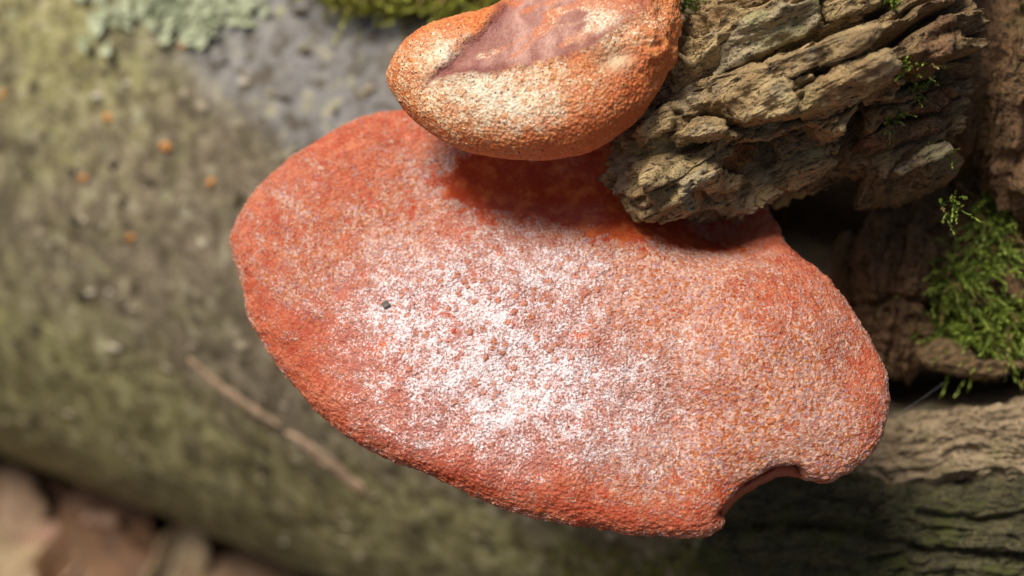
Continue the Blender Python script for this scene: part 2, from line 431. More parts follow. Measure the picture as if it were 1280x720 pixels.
build('trunk', PT, grid_quads(len(s_ax) + 2, len(phi)), trunk_m, LB, log, attrs)
log_objs = log
DM_trunk = DepthMap(PT[1:-1][front])

# ------------------------------------------------------------------ wooden pieces of the log: broken branch stub and rotten blocks
VN = unit([0, -.72, .69])                               # faces the viewer from above
def wood_lump(name, outline, centre, depth, normal, fr, bk, mat, parent, grain=(.87, .5), amp=.25, fine=.07, nth=360, nf=110, fa=2.6, terr=.0, seed=0, cracks=(), raise_=(), crest=None, nb=24, gs=(.35, 2.2), pits=0.0):
    P, N, rho, fl = lump(outline, centre, at(np.array(centre[0]), np.array(centre[1]), np.array(depth)), normal, fr, bk, fa=fa, nth=nth, nf=nf, nb=nb)
    x, y, d = proj(P)
    gx, gy = grain; gl = math.hypot(gx, gy); gx, gy = gx / gl, gy / gl
    u = (x - centre[0]) * gx - (y - centre[1]) * gy; v = (x - centre[0]) * gy + (y - centre[1]) * gx
    u, v = u / 49., v / 49.                              # cm along and across the grain
    warp = fbm(np.stack([u * .5, v * .5, d * .3], -1), 3, seed + 40)
    G = np.stack([u * gs[0], (v + .35 * warp) * gs[1], d * .8], -1)
    h = amp * (ridged(G * .55, 3, seed) - .3) + amp * .7 * fbm(P * .55, 3, seed + 3)
    if terr:                                             # layered, stepped plates
        q = (v + .5 * warp + .25 * fbm(np.stack([u * .4, v, d], -1), 2, seed + 8)) * 1.9
        fr_ = q - np.floor(q)
        h += terr * (RAND[(np.floor(q).astype(int) * 7 + 300 + seed) & 1023, 0] - .5) * sstep(0, .12, fr_) * sstep(1, .88, fr_) * 1.6
        h -= terr * .9 * np.exp(-(np.minimum(fr_, 1 - fr_) / .09) ** 2) * sstep(-.25, .2, noise(np.stack([u * .5, v * .3, 0 * u], -1), seed + 60))
    h += fine * (fbm(G * np.array([2.2, 2.0, 2.5]), 3, seed + 12) * 1.3 + fbm(P * 3.2, 3, seed + 14))
    if name == 'branch_stub':                            # crumbly, knobbly broken end
        kd, kr = cells(P * 1.5 + .5 * noise(P * 2, 3)[..., None], 5); k2, _ = cells(P * 3.3, 6)
        h += sstep(935, 850, x) * sstep(1.02, .88, rho) * (.7 * (kr * .9 + .2) * sstep(.62, .05, kd) + .2 * sstep(.6, .1, k2) - .3)
    if pits:
        cd_, _ = cells(P * 1.6, seed + 2); h -= pits * sstep(.5, .1, cd_) * sstep(-.1, .2, noise(P * .8, seed + 77))
    h += .45 * fine * noise(G * np.array([3, 5, 4]), seed + 15)
    for pts, wd, dp in cracks:
        wob = 5 * noise(np.stack([x * .05, y * .05, 0 * x], -1), seed + 90)
        h -= dp * np.exp(-((polyline_dist(x + wob, y + wob, pts)) / wd) ** 2) * (fl > 0)
    if crest is not None:                                # below its crest the piece turns under
        cr = np.interp(x, [q[0] for q in crest[0]], [q[1] for q in crest[0]]) + 10 * noise(np.stack([x * .025, 0 * x, 0 * x], -1), seed + 70)
        P = P + ray(x, y) * (crest[1] * sstep(-8, crest[2], y - cr) * np.where(fl > 0, 1 - rho ** 8 * .6, .3))[..., None]
    if len(raise_): h += blobs(x, y, raise_) * (fl > 0)
    P = P + N * h[..., None]
    return P, build(name, P, grid_quads(*P.shape[:2]), mat, LB, parent, dict(brown=sstep(1060, 1120, x + .4 * (y - 100)))), (x, y)

def stub_extra(M, c, a, b, c3):
    c = M.mix(M.step(M.noise(.9, 4, .6, P=M.vadd(M.P, (9., 1., 4.))), .52, .66, 0, .6), c, (.33, .20, .085))
    c = M.mix(M.step(M.noise(.7, 4, .6, P=M.vadd(M.P, (2., 6., 4.))), .54, .68, 0, .4), c, (.40, .36, .27))
    c = M.mix(M.ma('MULTIPLY', M.attr('brown'), .75), c, M.mix(M.step(b, .35, .6), (.05, .03, .016), (.27, .165, .075)))
    c = M.mix(M.step(M.vor(6), .08, .16, .7, 0), c, (.035, .025, .018))
    return c
GR = .88 * RGT + .42 * UPV
stub_m = bark_material('stub_bark', (.60, .43, .205), (.29, .19, .088), (.025, .017, .01), (.20, .18, .05), .22, stretch=(.3, 1.6, 1.6), grain=GR, scale=1.2, extra=stub_extra)
grey_m = bark_material('grey_bark', (.56, .44, .25), (.36, .28, .165), (.06, .045, .028), (.34, .33, .12), .6, stretch=(.35, 1.4, 1.4), grain=GR, scale=1.4)
brown_m = bark_material('brown_rotten_wood', (.27, .15, .07), (.165, .088, .04), (.035, .02, .011), (.06, .07, .012), .55, scale=1.5)
orange_m = bark_material('orange_wood', (.34, .15, .045), (.22, .09, .03), (.07, .03, .015), green_amt=.1, scale=1.8)

stub_out = [(783, 190), (789, 160), (812, 128), (828, 100), (850, 62), (868, 25), (885, -10), (915, -60), (1000, -130), (1120, -170), (1190, -120), (1203, 0), (1206, 60), (1212, 120), (1205, 172),
            (1180, 192), (1105, 224), (1060, 218), (1010, 240), (940, 258), (890, 264), (840, 264), (806, 248), (789, 222)]
PS, stub, _ = wood_lump('branch_stub', stub_out, (1000, 80), 32.3, unit([-.16, -.60, .80]), 2.4, 3.2, stub_m, log, grain=(.88, .42), amp=.22, fine=.24, nth=900, nf=340, fa=3.2, terr=.55, seed=2,
    cracks=[([(905, 92), (955, 75), (1010, 50), (1075, 28), (1110, 8)], 6, 1.2), ([(840, 118), (862, 100), (880, 92)], 7, 1.0), ([(880, 145), (930, 165), (990, 155), (1050, 135), (1075, 115)], 7, 1.0),
            ([(850, 195), (900, 185), (960, 190), (1010, 170)], 14, 1.1), ([(1050, 205), (1070, 150), (1120, 105), (1190, 85)], 10, 1.3), ([(1100, 60), (1150, 30), (1195, 10)], 7, 1.0), ([(1060, 200), (1120, 180), (1190, 150)], 8, .9)],
    raise_=[(820, 190, 40, 50, .35), (850, 230, 50, 25, .5), (960, 235, 60, 20, .25), (1090, 175, 60, 25, .3)], pits=.55, crest=([(780, 300), (850, 262), (885, 200), (925, 168), (1000, 160), (1090, 125), (1200, 60), (1300, 20)], 1.7, 50))
DM_stub = DepthMap(PS[:340], cell=4)

def plate(name, poly, mat, lift=.12, thick=.3, seed=0, grain=(.88, .42), dm=DM_stub, par=None, amp=.05, fine=.085, nth=150, nf=46):
    c = np.mean(np.array(poly, float), 0)
    d0 = float(dm(c[0], c[1]))
    P, N, rho, fl = lump(poly, c, at(np.array(c[0]), np.array(c[1]), np.array(d0)), unit(-ray(np.array(c[0]), np.array(c[1]))), thick, thick, fa=14, nth=nth, nf=nf, nb=12, sharp=True)
    P = P + (rho * 1.0)[..., None] ** 3 * (.10 * fbm(P * 1.7, 3, seed + 31)[..., None] * RGT + .10 * fbm(P * 1.7, 3, seed + 37)[..., None] * UPV)
    x, y, d = proj(P)
    off = (dm(x, y) - d0) * .8 - lift                     # follow the surface it peels from
    P = P + ray(x, y) * off[..., None]
    gx, gy = unit(grain); u = ((x) * gx - y * gy) / 49; v = (x * gy + y * gx) / 49
    G = np.stack([u * .5, v * 2.6, d], -1)
    h = .6 * amp * ridged(G, 3, seed) + fine * (fbm(G * 3, 3, seed + 5) + fbm(P * 3.5, 3, seed + 6)) + amp * 2 * noise(P * .9, seed + 7)
    P = P + N * h[..., None]
    return build(name, P, grid_quads(*P.shape[:2]), mat, LB, par if par is not None else stub)
plates = [
 ([(893, 98), (903, 60), (932, 22), (980, 5), (1022, 2), (1026, 24), (1000, 44), (962, 58), (925, 82)], grey_m, .10, .2),
 ([(838, 122), (880, 100), (950, 82), (1045, 46), (1098, 24), (1104, 46), (1062, 72), (990, 92), (930, 108), (880, 132), (852, 142)], stub_m, .06, .18),
 ([(902, 122), (930, 103), (968, 95), (992, 102), (999, 126), (984, 148), (950, 156), (920, 146)], stub_m, .08, .16),
 ([(1000, 150), (1008, 112), (1056, 82), (1112, 62), (1126, 84), (1092, 112), (1050, 140), (1015, 158)], stub_m, .06, .2),
 ([(1074, 122), (1106, 96), (1126, 100), (1116, 120), (1084, 130)], stub_m, .16, .18),
 ([(838, 172), (868, 150), (905, 150), (908, 168), (872, 180), (848, 184)], stub_m, .08, .2),
 ([(1132, 78), (1160, 40), (1190, 22), (1196, 52), (1160, 100), (1140, 104)], brown_m, .05, .2),
 ([(903, 204), (926, 182), (946, 184), (942, 198), (918, 212)], orange_m, .14, .1),
 ([(962, 232), (996, 210), (1040, 198), (1046, 208), (1020, 224), (985, 240)], stub_m, .12, .25),
 ([(1064, 184), (1105, 162), (1165, 148), (1172, 158), (1120, 178), (1080, 194)], brown_m, .12, .25),
 ([(1116, 214), (1140, 198), (1184, 178), (1190, 184), (1158, 202), (1124, 220)], grey_m, .25, .14),
 ([(1030, 4), (1060, -8), (1100, -14), (1102, 6), (1060, 20), (1030, 24)], stub_m, .10, .3),
 ([(868, 222), (895, 212), (930, 222), (925, 238), (885, 244)], stub_m, .10, .22),
 ([(1140, 138), (1170, 112), (1198, 104), (1200, 118), (1172, 136), (1150, 146)], brown_m, .15, .2),
 ([(792, 170), (812, 140), (838, 134), (842, 152), (820, 172), (802, 184)], stub_m, .06, .18),
]
for k, (poly, m, lf, th_) in enumerate(plates):
    plate('bark_plate', poly, m, lf, th_, seed=k * 3)

# rotten blocks behind the big bracket
PB, block, _ = wood_lump('rotten_block', [(1076, 310), (1084, 284), (1120, 272), (1165, 276), (1172, 330), (1168, 400), (1176, 448), (1130, 464), (1092, 454), (1080, 400)], (1125, 365), 36.6, unit([-.35, -.75, .5]), 1.4, 2.6,
    brown_m, log, grain=(.15, 1), amp=.14, fine=.22, nth=380, nf=160, seed=5, pits=.3, fa=4, terr=.2, cracks=[([(1085, 380), (1130, 372), (1170, 385)], 5, .35)])
PL, ledge, _ = wood_lump('mossy_ledge', [(1158, 262), (1200, 232), (1290, 210), (1370, 240), (1380, 450), (1290, 448), (1225, 463), (1185, 456), (1166, 430), (1160, 350)], (1262, 345), 36.2, unit([-.15, -.75, .55]), 1.3, 3,
    brown_m, log, grain=(.9, -.3), amp=.28, fine=.16, nth=360, nf=130, seed=8, fa=3.4, terr=.35)
DM_ledge = DepthMap(PL[:130], cell=4)
wood_lump('pale_bark_lip', [(1146, 446), (1172, 425), (1203, 432), (1236, 460), (1285, 452), (1290, 462), (1235, 470), (1180, 464)], (1195, 450), 34.9, unit([-.2, -.7, .6]), .3, .6, stub_m, log, grain=(.95, -.2), amp=.06, fine=.05, nth=180, nf=50, seed=9)
wood_lump('dark_bark_splinter', [(1040, 330), (1052, 296), (1068, 300), (1076, 350), (1072, 395), (1058, 390), (1046, 360)], (1058, 345), 37.2, unit([-.3, -.8, .4]), .6, 1.2, brown_m, log, grain=(.2, 1), amp=.12, fine=.08, nth=160, nf=60, seed=10)
wood_lump('bark_buttress', [(1204, 100), (1216, 45), (1238, 0), (1262, -40), (1340, -60), (1400, 60), (1390, 240), (1300, 290), (1262, 262), (1246, 226), (1212, 190), (1202, 150)], (1290, 110), 34.6, unit([-.35, -.7, .5]), 2.0, 3, brown_m, log, grain=(.15, 1),
    amp=.34, fine=.14, nth=420, nf=180, seed=12, fa=2.6, terr=.3, pits=.35)
wood_lump('root_splinter', [(1250, 345), (1258, 330), (1272, 350), (1290, 378), (1300, 400), (1285, 398), (1266, 372)], (1272, 366), 34.5, unit([-.2, -.8, .5]), .25, .3, brown_m, log, grain=(.5, -1), amp=.04, fine=.04, nth=90, nf=30, seed=14)
tan_m = bark_material('tan_bark', (.50, .37, .22), (.30, .215, .125), (.06, .042, .026), (.14, .14, .04), .6, stretch=(.3, 1.6, 1.6), grain=RGT + .12 * UPV, scale=1.3)
olive_m = bark_material('olive_bark', (.13, .11, .05), (.07, .062, .03), (.018, .016, .01), (.09, .10, .022), .8, stretch=(.4, 1.4, 1.4), grain=RGT + .05 * UPV, scale=1.5)
wood_lump('bark_slab', [(1060, 575), (1085, 545), (1130, 522), (1200, 512), (1290, 500), (1420, 490), (1430, 580), (1290, 592), (1180, 602), (1110, 606), (1070, 600)], (1240, 552), 34.9, unit([-.3, -.75, .55]), .8, 1.8, tan_m, log, grain=(.98, .12), amp=.09, fine=.14, nth=420, nf=150, seed=21, fa=3, terr=.12, pits=.2)
wood_lump('bark_slab', [(890, 640), (960, 615), (1060, 602), (1180, 610), (1300, 598), (1440, 592), (1450, 800), (1200, 830), (980, 800), (880, 720)], (1180, 700), 35.3, unit([-.3, -.8, .5]), .9, 1.8, olive_m, log, grain=(.99, .03), amp=.13, fine=.17, nth=560, nf=230, seed=24, fa=3, terr=.16, pits=.25,
          cracks=[([(905, 660), (1000, 655), (1080, 668), (1150, 690)], 7, .5), ([(1090, 700), (1180, 690), (1290, 700)], 6, .5), ([(1150, 640), (1220, 650), (1300, 640)], 5, .4)])

# ------------------------------------------------------------------ the brackets
A_salmon = fungus_material('bracket_flesh', (.43, .062, .022), (.64, .205, .102), (.56, .275, .19), (.68, .43, .32), (.46, .275, .27), (.90, .79, .78), (.50, .15, .04))
B_orange = fungus_material('young_bracket_flesh', (.58, .125, .03), (.80, .295, .09), (.89, .51, .26), (.96, .75, .44), (.82, .50, .32), (.97, .85, .64), (.58, .19, .035),
                           scar=((.36, .15, .11), (.60, .33, .25), (.20, .05, .04)))

def grains(P, N, amp, seed, smoothmask=0):
    cd_, rid = cells(P * 11.0, seed)
    g = (sstep(.75, .1, cd_) * (.4 + .9 * rid) - .45)
    return amp * (1 - .8 * smoothmask) * (g + .9 * fbm(P * 15, 2, seed + 4))

big_out = [(974, 258), (990, 304), (1038, 354), (1086, 420), (1109, 470), (1112, 512), (1097, 558), (1066, 588), (1036, 604), (1010, 601), (985, 599), (955, 611), (926, 632), (907, 656),
           (880, 671), (820, 672), (740, 663), (650, 645), (560, 607), (480, 570), (420, 535), (370, 490), (327, 432), (308, 392), (302, 350), (291, 305), (300, 272), (340, 215), (400, 172), (460, 146), (520, 136),
           (640, 120), (800, 130), (930, 180)]
BN = unit([-.06, -.50, .86]); B0 = at(np.array(700.), np.array(420.), np.array(31.6))
P, N, rho, fl = lump(big_out, (720, 400), B0, BN, .75, .8, fa=9, fb=2, ba=3, nth=1300, nf=370, nb=24, soft=.035)
x, y, d = proj(P); top = (fl > 0)
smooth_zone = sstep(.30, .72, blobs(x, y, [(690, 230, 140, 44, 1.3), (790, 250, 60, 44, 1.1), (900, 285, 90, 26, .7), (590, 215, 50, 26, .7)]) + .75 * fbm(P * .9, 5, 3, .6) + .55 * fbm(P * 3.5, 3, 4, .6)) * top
h = top * (1 - rho ** 6) * (.55 * np.exp(-((x - 620) / 260) ** 2 - ((y - 430) / 150) ** 2) + .55 * np.exp(-((x - 960) / 110) ** 2 - ((y - 460) / 110) ** 2)
      - .55 * np.exp(-((x - 690) / 150) ** 2 - ((y - 235) / 50) ** 2)  - .15 * np.exp(-((x - 850) / 30) ** 2 - ((y - 560) / 80) ** 2))
h = h + .16 * fbm(P * .30, 3, 7) * top + .05 * fbm(P * 1.1, 3, 9) * (1 - smooth_zone)
ang_ = np.arctan2(y - 200, x - 860); rr_ = np.hypot(x - 860, (y - 200) * 1.25)
zone = np.sin(rr_ * .045 + 2.5 * noise(np.stack([x * .006, y * .006, 0 * x], -1), 51)) * (.5 + noise(np.stack([x * .01, y * .01, 0 * x], -1), 52))
wrink = fbm(np.stack([ang_ * 9, rr_ * .006, 0 * x], -1), 3, 55)
h = h + top * (.035 * zone + .07 * wrink * sstep(120, 300, rr_)) * (1 - smooth_zone) * sstep(1, .9, rho)
notch = np.exp(-(polyline_dist(x, y, [(914, 645), (938, 616), (968, 598), (992, 594)]) / 9.0) ** 2) * sstep(.80, .9, rho) * top
h = h - .40 * notch
h = h + sstep(.9, 1, rho) * .05 * fbm(P * 4, 2, 57)
fibre = fbm(np.stack([(x + y * .6) * .012, (y - x * .6) * .05, 0 * x], -1), 3, 12)
h = h + .06 * fibre * np.clip(blobs(x, y, [(400, 330, 140, 160, 1)]), 0, 1)
h = h + grains(P, N, .026, 2, smooth_zone) * np.where(top, 1, .4)
P = P + N * h[..., None]
P = P - BN * (2.0 * np.exp(-((x - 915) / 75) ** 2 - ((y - 245) / 60) ** 2))[..., None]     # it dips towards its base under the stub
lo = fbm(P * .5, 4, 33)
bloom_glare = blobs(x, y, [(560, 470, 100, 85, .85), (665, 440, 125, 105, .9), (755, 490, 85, 70, .7), (600, 350, 120, 50, .5), (480, 400, 80, 60, .3), (680, 560, 140, 36, .3), (700, 345, 70, 45, .35), (565, 250, 45, 50, .3), (510, 420, 60, 45, .5), (640, 540, 130, 35, .45), (800, 520, 50, 50, .2)])  # white powder plus sun glare painted into the cap colour
bloom_glare = np.clip(bloom_glare * (1 + .7 * lo) + .3 * lo - .04, 0, 1.15) * (1 - smooth_zone) * sstep(1.0, .86, rho)
pale = blobs(x, y, [(900, 430, 200, 170, .85), (760, 330, 150, 90, .8), (870, 580, 170, 60, .45), (460, 290, 150, 110, .55, -30), (360, 300, 90, 120, .3), (1030, 520, 90, 90, .55), (540, 260, 90, 120, .5), (760, 610, 220, 40, .25)]) + .45 * np.clip(fibre * 1.4, -.4, .6) * sstep(620, 420, x) + .25 * lo
pale = np.clip(pale - .8 * np.clip(fbm(P * .42, 4, 61), 0, .5) + .5 * sstep(.965, 1.0, rho), 0, 1) * (1 - .95 * smooth_zone) * (1 - notch)
bloom_glare = bloom_glare * (1 - notch)
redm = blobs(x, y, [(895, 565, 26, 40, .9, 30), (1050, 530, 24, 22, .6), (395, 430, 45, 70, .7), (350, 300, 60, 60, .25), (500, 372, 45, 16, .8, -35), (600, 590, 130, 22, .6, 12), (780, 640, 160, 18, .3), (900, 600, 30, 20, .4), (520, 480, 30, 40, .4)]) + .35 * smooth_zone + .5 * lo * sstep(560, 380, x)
redm = redm + .45 * np.clip(fbm(P * .42, 4, 61), -.3, .8) + .35 * sstep(.80, .93, rho) * sstep(470, 560, y) * (1 - sstep(.96, 1, rho))
redm = np.clip(redm + 1.3 * notch + .25 * np.clip(wrink, -1, 1) * (1 - bloom_glare), 0, 1)
dots = np.clip(sstep(.96, .8, rho) * (.4 + blobs(x, y, [(620, 400, 170, 110, .7), (950, 440, 180, 150, .15)])) * (1 - smooth_zone), 0, 1)
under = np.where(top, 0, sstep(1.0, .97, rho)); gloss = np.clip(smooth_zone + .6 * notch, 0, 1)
speck = np.clip(.15 + 0 * x, 0, 1) * (1 - smooth_zone)
QA = grid_quads(*P.shape[:2])
bb = at(np.array(930.), np.array(240.), np.array(35.))
big = build('bracket_fungus', P, QA, A_salmon, bb, None, dict(bloom_glare=bloom_glare, pale=pale, red=redm, dots=dots, under=under, gloss=gloss, specks=speck))
tag(big, 'large salmon-red bracket fungus with white powder and painted sun glare on top and a notch in its lower rim', 'fungus', 'bracket fungi on the log')
DM_big = DepthMap(P[:370], cell=4)

# the young bracket above it
sm_out = [(485, 105), (490, 80), (510, 56), (545, 38), (590, 29), (620, 20), (645, 0), (665, -40), (720, -90), (790, -100), (842, -60), (850, 0), (846, 45), (836, 85), (822, 112), (806, 136), (780, 160), (735, 186), (680, 196), (625, 194), (575, 184), (535, 163), (503, 135)]
S0 = at(np.array(670.), np.array(90.), np.array(30.4)); SN = unit([-.14, -.50, .86])
P, N, rho, fl = lump(sm_out, (690, 70), S0, SN, 1.15, 1.2, fa=4.0, fb=2, ba=3, nth=720, nf=240, nb=30)
x, y, d = proj(P); top = fl > 0
scar_poly = [(538, 100), (560, 78), (585, 50), (612, 30), (636, 0), (670, -60), (830, -60), (812, 0), (790, 22), (760, 40), (735, 60), (700, 74), (660, 80), (610, 84), (570, 94)]
wobx = 8 * fbm(np.stack([x * .035, y * .035, 0 * x], -1), 4, 3, .6); woby = 8 * fbm(np.stack([x * .035, y * .035, 0 * x], -1), 4, 5, .6)
dist = polyline_dist(x + wobx, y + woby, scar_poly + scar_poly[:1]); ins = inside(x + wobx, y + woby, scar_poly)
sd = np.where(ins, -dist, dist)
fade = sstep(30, 0, y - 0) * sstep(690, 730, x)                  # the scar breaks up into pale streaks towards the wood
scar = sstep(3, -5, sd) * top
rim = np.exp(-((sd + 2) / 8.0) ** 2) * top * (.4 + .6 * sstep(-.2, .2, noise(np.stack([x * .03, y * .03, 0 * x], -1), 8))) * sstep(-20, 20, y + 10)
streak = sstep(-.02, .3, fbm(np.stack([(x - y) * .014, (y + x * .45) * .05, 0 * x], -1), 3, 9) + .45 * sstep(690, 790, x) - .2 * sstep(690, 600, x))
scar_c = scar * (1 - .85 * streak)
pit = np.exp(-((x - 772) / 20) ** 2 - ((y - 74) / 14) ** 2) * top
h = -.07 * scar + .03 * np.exp(-((sd - 5) / 5.0) ** 2) * top * sstep(-.3, .3, noise(np.stack([x * .02, y * .02, 0 * x], -1), 71)) + .10 * fbm(P * .5, 3, 17) * top - .25 * pit + .16 * np.exp(-((x - 778) / 13) ** 2 - ((y - 78) / 10) ** 2) * top
h = h + .10 * top * (np.exp(-((x - 830) / 40) ** 2 - ((y - 60) / 60) ** 2)) * fbm(P * 1.6, 3, 18) * 3 + .03 * fbm(P * 2.0, 3, 19) * (1 - .7 * scar)
h = h + grains(P, N, .022, 6, scar * .9) * np.where(top, 1, .4)
P = P + N * h[..., None]
lo = fbm(P * .7, 4, 41)
bloom_glare = np.clip(blobs(x, y, [(590, 110, 70, 45, .75), (660, 130, 70, 38, .65), (560, 65, 40, 25, .5), (740, 30, 60, 30, .7), (640, 165, 70, 14, .3)]) * 1.3 + .3 * lo, 0, 1.2) * sstep(1.0, .75, rho)  # cream highlights of the lit top, painted into the colour
pale = np.clip(blobs(x, y, [(620, 120, 130, 70, .95), (540, 80, 50, 60, .6), (760, 30, 80, 50, .7)]) + .5 * lo - .1, 0, 1)
redm = np.clip(blobs(x, y, [(730, 170, 80, 18, .8, -12), (800, 120, 50, 40, .5), (740, 80, 60, 20, .6), (560, 165, 70, 12, .6, 25), (500, 120, 14, 40, .3), (700, 110, 60, 12, .4)]) + .6 * lo + .45 * sstep(.72, .95, rho) * sstep(110, 150, y), 0, 1)
dots = np.clip(.55 + 0 * x, 0, 1) * (1 - scar); speck = np.clip(.95 + .5 * lo, 0, 1) * (1 - scar)
gloss = np.clip(scar * .55 + pit * .8, 0, 1); under = np.where(top, 0, sstep(1.0, .97, rho))
small = build('bracket_fungus', P, grid_quads(*P.shape[:2]), B_orange, at(np.array(860.), np.array(60.), np.array(34.)), None,
              dict(bloom_glare=bloom_glare, pale=pale, red=redm, dots=dots, under=under, gloss=gloss, specks=speck, scar=np.clip(scar_c, 0, 1), scar_rim=np.clip(rim * .8, 0, 1), pit=np.clip(pit, 0, 1)))
tag(small, 'smaller orange-cream bracket fungus with a torn purple scar above the large bracket', 'fungus', 'bracket fungi on the log')

# ------------------------------------------------------------------ moss, lichen and flecks
def moss_material(name, a, b, tip, dead=(.30, .19, .07)):
    M = Mat(name, .55, .35)
    c = M.mix(M.attr('tone'), a, b); c = M.mix(M.ma('MULTIPLY', M.attr('tip'), .7), c, tip); c = M.mix(M.step(M.attr('tone'), .86, .9), c, dead); M.color(c)
    M.b.inputs['Subsurface Weight'].default_value = 0
    return M.m

def shoots(name, roots, dirs, length, mat, base, rng, leaves=11, lw=.035, ll=.2, parent=None):
    """mossy shoots: curved stems set with small pointed leaves"""
    V = []; Q = []; tone = []; tip = []; n = 0
    for p, dr in zip(roots, dirs):
        L = length * rng.choice([.5, .8, 1.0, 1.35]) * rng.uniform(.8, 1.2); t0 = rng.random()
        dr = unit(dr + rng.normal(0, .35, 3)); side = unit(np.cross(dr, rng.normal(size=3))); droop = np.array([0, 0, -1.]) * rng.uniform(.1, .6)
        cur = p.copy(); d = dr.copy()
        for k in range(leaves):
            f = k / (leaves - 1)
            cur = cur + d * L / leaves; d = unit(d + droop * .10 + rng.normal(0, .05, 3))
            ang = k * 2.4; s2 = np.cross(d, side); out = math.cos(ang) * side + math.sin(ang) * s2
            ld = unit(d * 1.0 + out * (.9 - .55 * f)); l = ll * rng.uniform(.7, 1.2) * (1 - .35 * f); wv = np.cross(ld, out + d * .3); wv = unit(wv) * lw
            a, b_, c, e = cur - d * .02, cur + ld * l * .45 + wv, cur + ld * l, cur + ld * l * .45 - wv
            V += [a, b_, c, e]; Q.append((n, n + 1, n + 2, n + 3)); n += 4
            tone += [t0] * 4; tip += [f * .5, f * .7, min(1, f + .3), f * .7]
        # stem
        a = p; b_ = cur; wv = side * .018
        V += [a - wv, a + wv, b_ + wv * .5, b_ - wv * .5]; Q.append((n, n + 1, n + 2, n + 3)); n += 4
        tone += [t0 * .4] * 4; tip += [0, 0, .3, .3]
    return build(name, np.array(V), np.array(Q), mat, base, parent, dict(tone=tone, tip=tip), smooth=False)

moss_m = moss_material('green_moss', (.04, .08, .01), (.19, .30, .03), (.52, .60, .10))
moss_y = moss_material('yellow_moss', (.10, .12, .012), (.32, .32, .04), (.58, .58, .10))
def moss_patch(label, polys, count, dm, lift, length, mat, seed, up=(-.15, -.6, .5), group='moss cushions on the log', ll=.2, lw=.035, leaves=11):
    rng = np.random.default_rng(seed); R = []; D = []
    for poly, share in polys:
        pa = np.array(poly, float); k = 0
        while k < int(count * share):
            q = rng.uniform(pa.min(0), pa.max(0))
            if inside(np.array([q[0]]), np.array([q[1]]), poly)[0]:
                R.append(at(np.array(q[0]), np.array(q[1]), np.array(float(dm(q[0], q[1])) - lift * rng.uniform(.0, 1))))
                D.append(unit(up) + rng.normal(0, .45, 3)); k += 1
    R = np.array(R); base = R.mean(0); base[2] = R[:, 2].min()
    o = shoots('moss_cushion', R, np.array(D), length, mat, base, rng, leaves=leaves, ll=ll, lw=lw)
    tag(o, label, 'moss', group, 'stuff'); return o
moss_patch('bright green feathery moss spilling over the rotten ledge', [
    ([(1180, 395), (1230, 385), (1290, 372), (1320, 400), (1300, 440), (1245, 456), (1200, 440), (1175, 425)], .62),
    ([(1168, 345), (1210, 300), (1262, 292), (1270, 330), (1225, 350), (1185, 370)], .30), ([(1210, 262), (1240, 245), (1262, 270), (1240, 290), (1215, 285)], .10), ([(1165, 350), (1185, 345), (1185, 410), (1168, 400)], .10), ([(1270, 280), (1330, 290), (1330, 380), (1275, 340)], .08)],
    400, DM_ledge, .35, .95, moss_m, 3, lw=.022, ll=.26, leaves=12)
moss_patch('tiny dark green moss tufts in the cracks of the branch stub', [([(1125, 80), (1160, 75), (1165, 110), (1140, 120)], .45), ([(1100, 150), (1125, 140), (1130, 160)], .15), ([(1155, 190), (1185, 180), (1190, 200)], .2), ([(1170, 255), (1200, 245), (1205, 270), (1180, 275)], .2)], 90, DM_stub, .1, .4, moss_m, 5, ll=.13, lw=.022, leaves=8)
moss_patch('small green moss tuft at the upper edge of the branch stub beside the scarred bracket', [([(835, -20), (885, -25), (872, 14), (846, 18)], .8), ([(1100, -6), (1125, -8), (1118, 12)], .2)], 170, DM_stub, .15, .45, moss_m, 6, up=(-.4, -.3, .8), ll=.14, lw=.025, leaves=8)
moss_patch('blurred yellow-green moss cushion on top of the log behind the small bracket', [([(385, -60), (660, -90), (652, 10), (610, 22), (560, 18), (500, 26), (440, 18), (400, 8)], 1)], 900, DM_trunk, .6, 1.5, moss_y, 7, up=(-.1, -.3, 1), ll=.34, lw=.07)
moss_patch('sparse olive moss low on the log under the big bracket', [([(690, 676), (900, 690), (1000, 700), (990, 760), (700, 760)], .8), ([(1255, 585), (1300, 580), (1300, 610)], .2)], 260, DM_trunk, .2, .45, moss_y, 8, ll=.16, lw=.03, leaves=8)

# grey-green lichen rosette: overlapping leafy lobes lying on the log
def lichen_mat():
    M = Mat('lichen', .9, .1); M.color(M.mix(M.step(M.noise(2, 4, .7), .35, .65), (.30, .33, .19), (.56, .59, .40))); M.bump(M.noise(6, 3), .1); return M.m
rng = np.random.default_rng(21); V = []; Q = []; n = 0
for k in range(150):
    cx_, cy_ = rng.normal(232, 42), rng.normal(4, 17)
    if k % 5 == 0: cx_, cy_ = rng.normal(225, 65), rng.normal(14, 24)
    r = rng.uniform(.14, .42); ang = rng.uniform(0, 6.28)
    p = at(np.array(cx_), np.array(cy_), np.array(float(DM_trunk(cx_, cy_)) - .12))
    nn = unit((p - AXC) - ((p - AXC) @ AX) * AX + rng.normal(0, 4, 3)); e1 = unit(np.cross(nn, AX)); e2 = np.cross(nn, e1)
    m = 9; ring = []
    for q in range(m):
        a = q / m * 6.283; rr = r * (1 + .35 * math.sin(3 * a + ang) + rng.uniform(-.2, .2)); ring.append(p + (math.cos(a) * e1 + math.sin(a) * e2) * rr + nn * (.10 + rng.uniform(0, .16)))
    V += [p + nn * .06] + ring
    Q += [(n, n + 1 + q, n + 1 + (q + 1) % m) for q in range(m)]; n += m + 1
lich = build('lichen_patch', np.array(V), np.array(Q), lichen_mat(), at(np.array(228.), np.array(10.), np.array(47.)))
tag(lich, 'pale grey-green lichen patch on the upper bark of the log', 'lichen', kind='stuff')

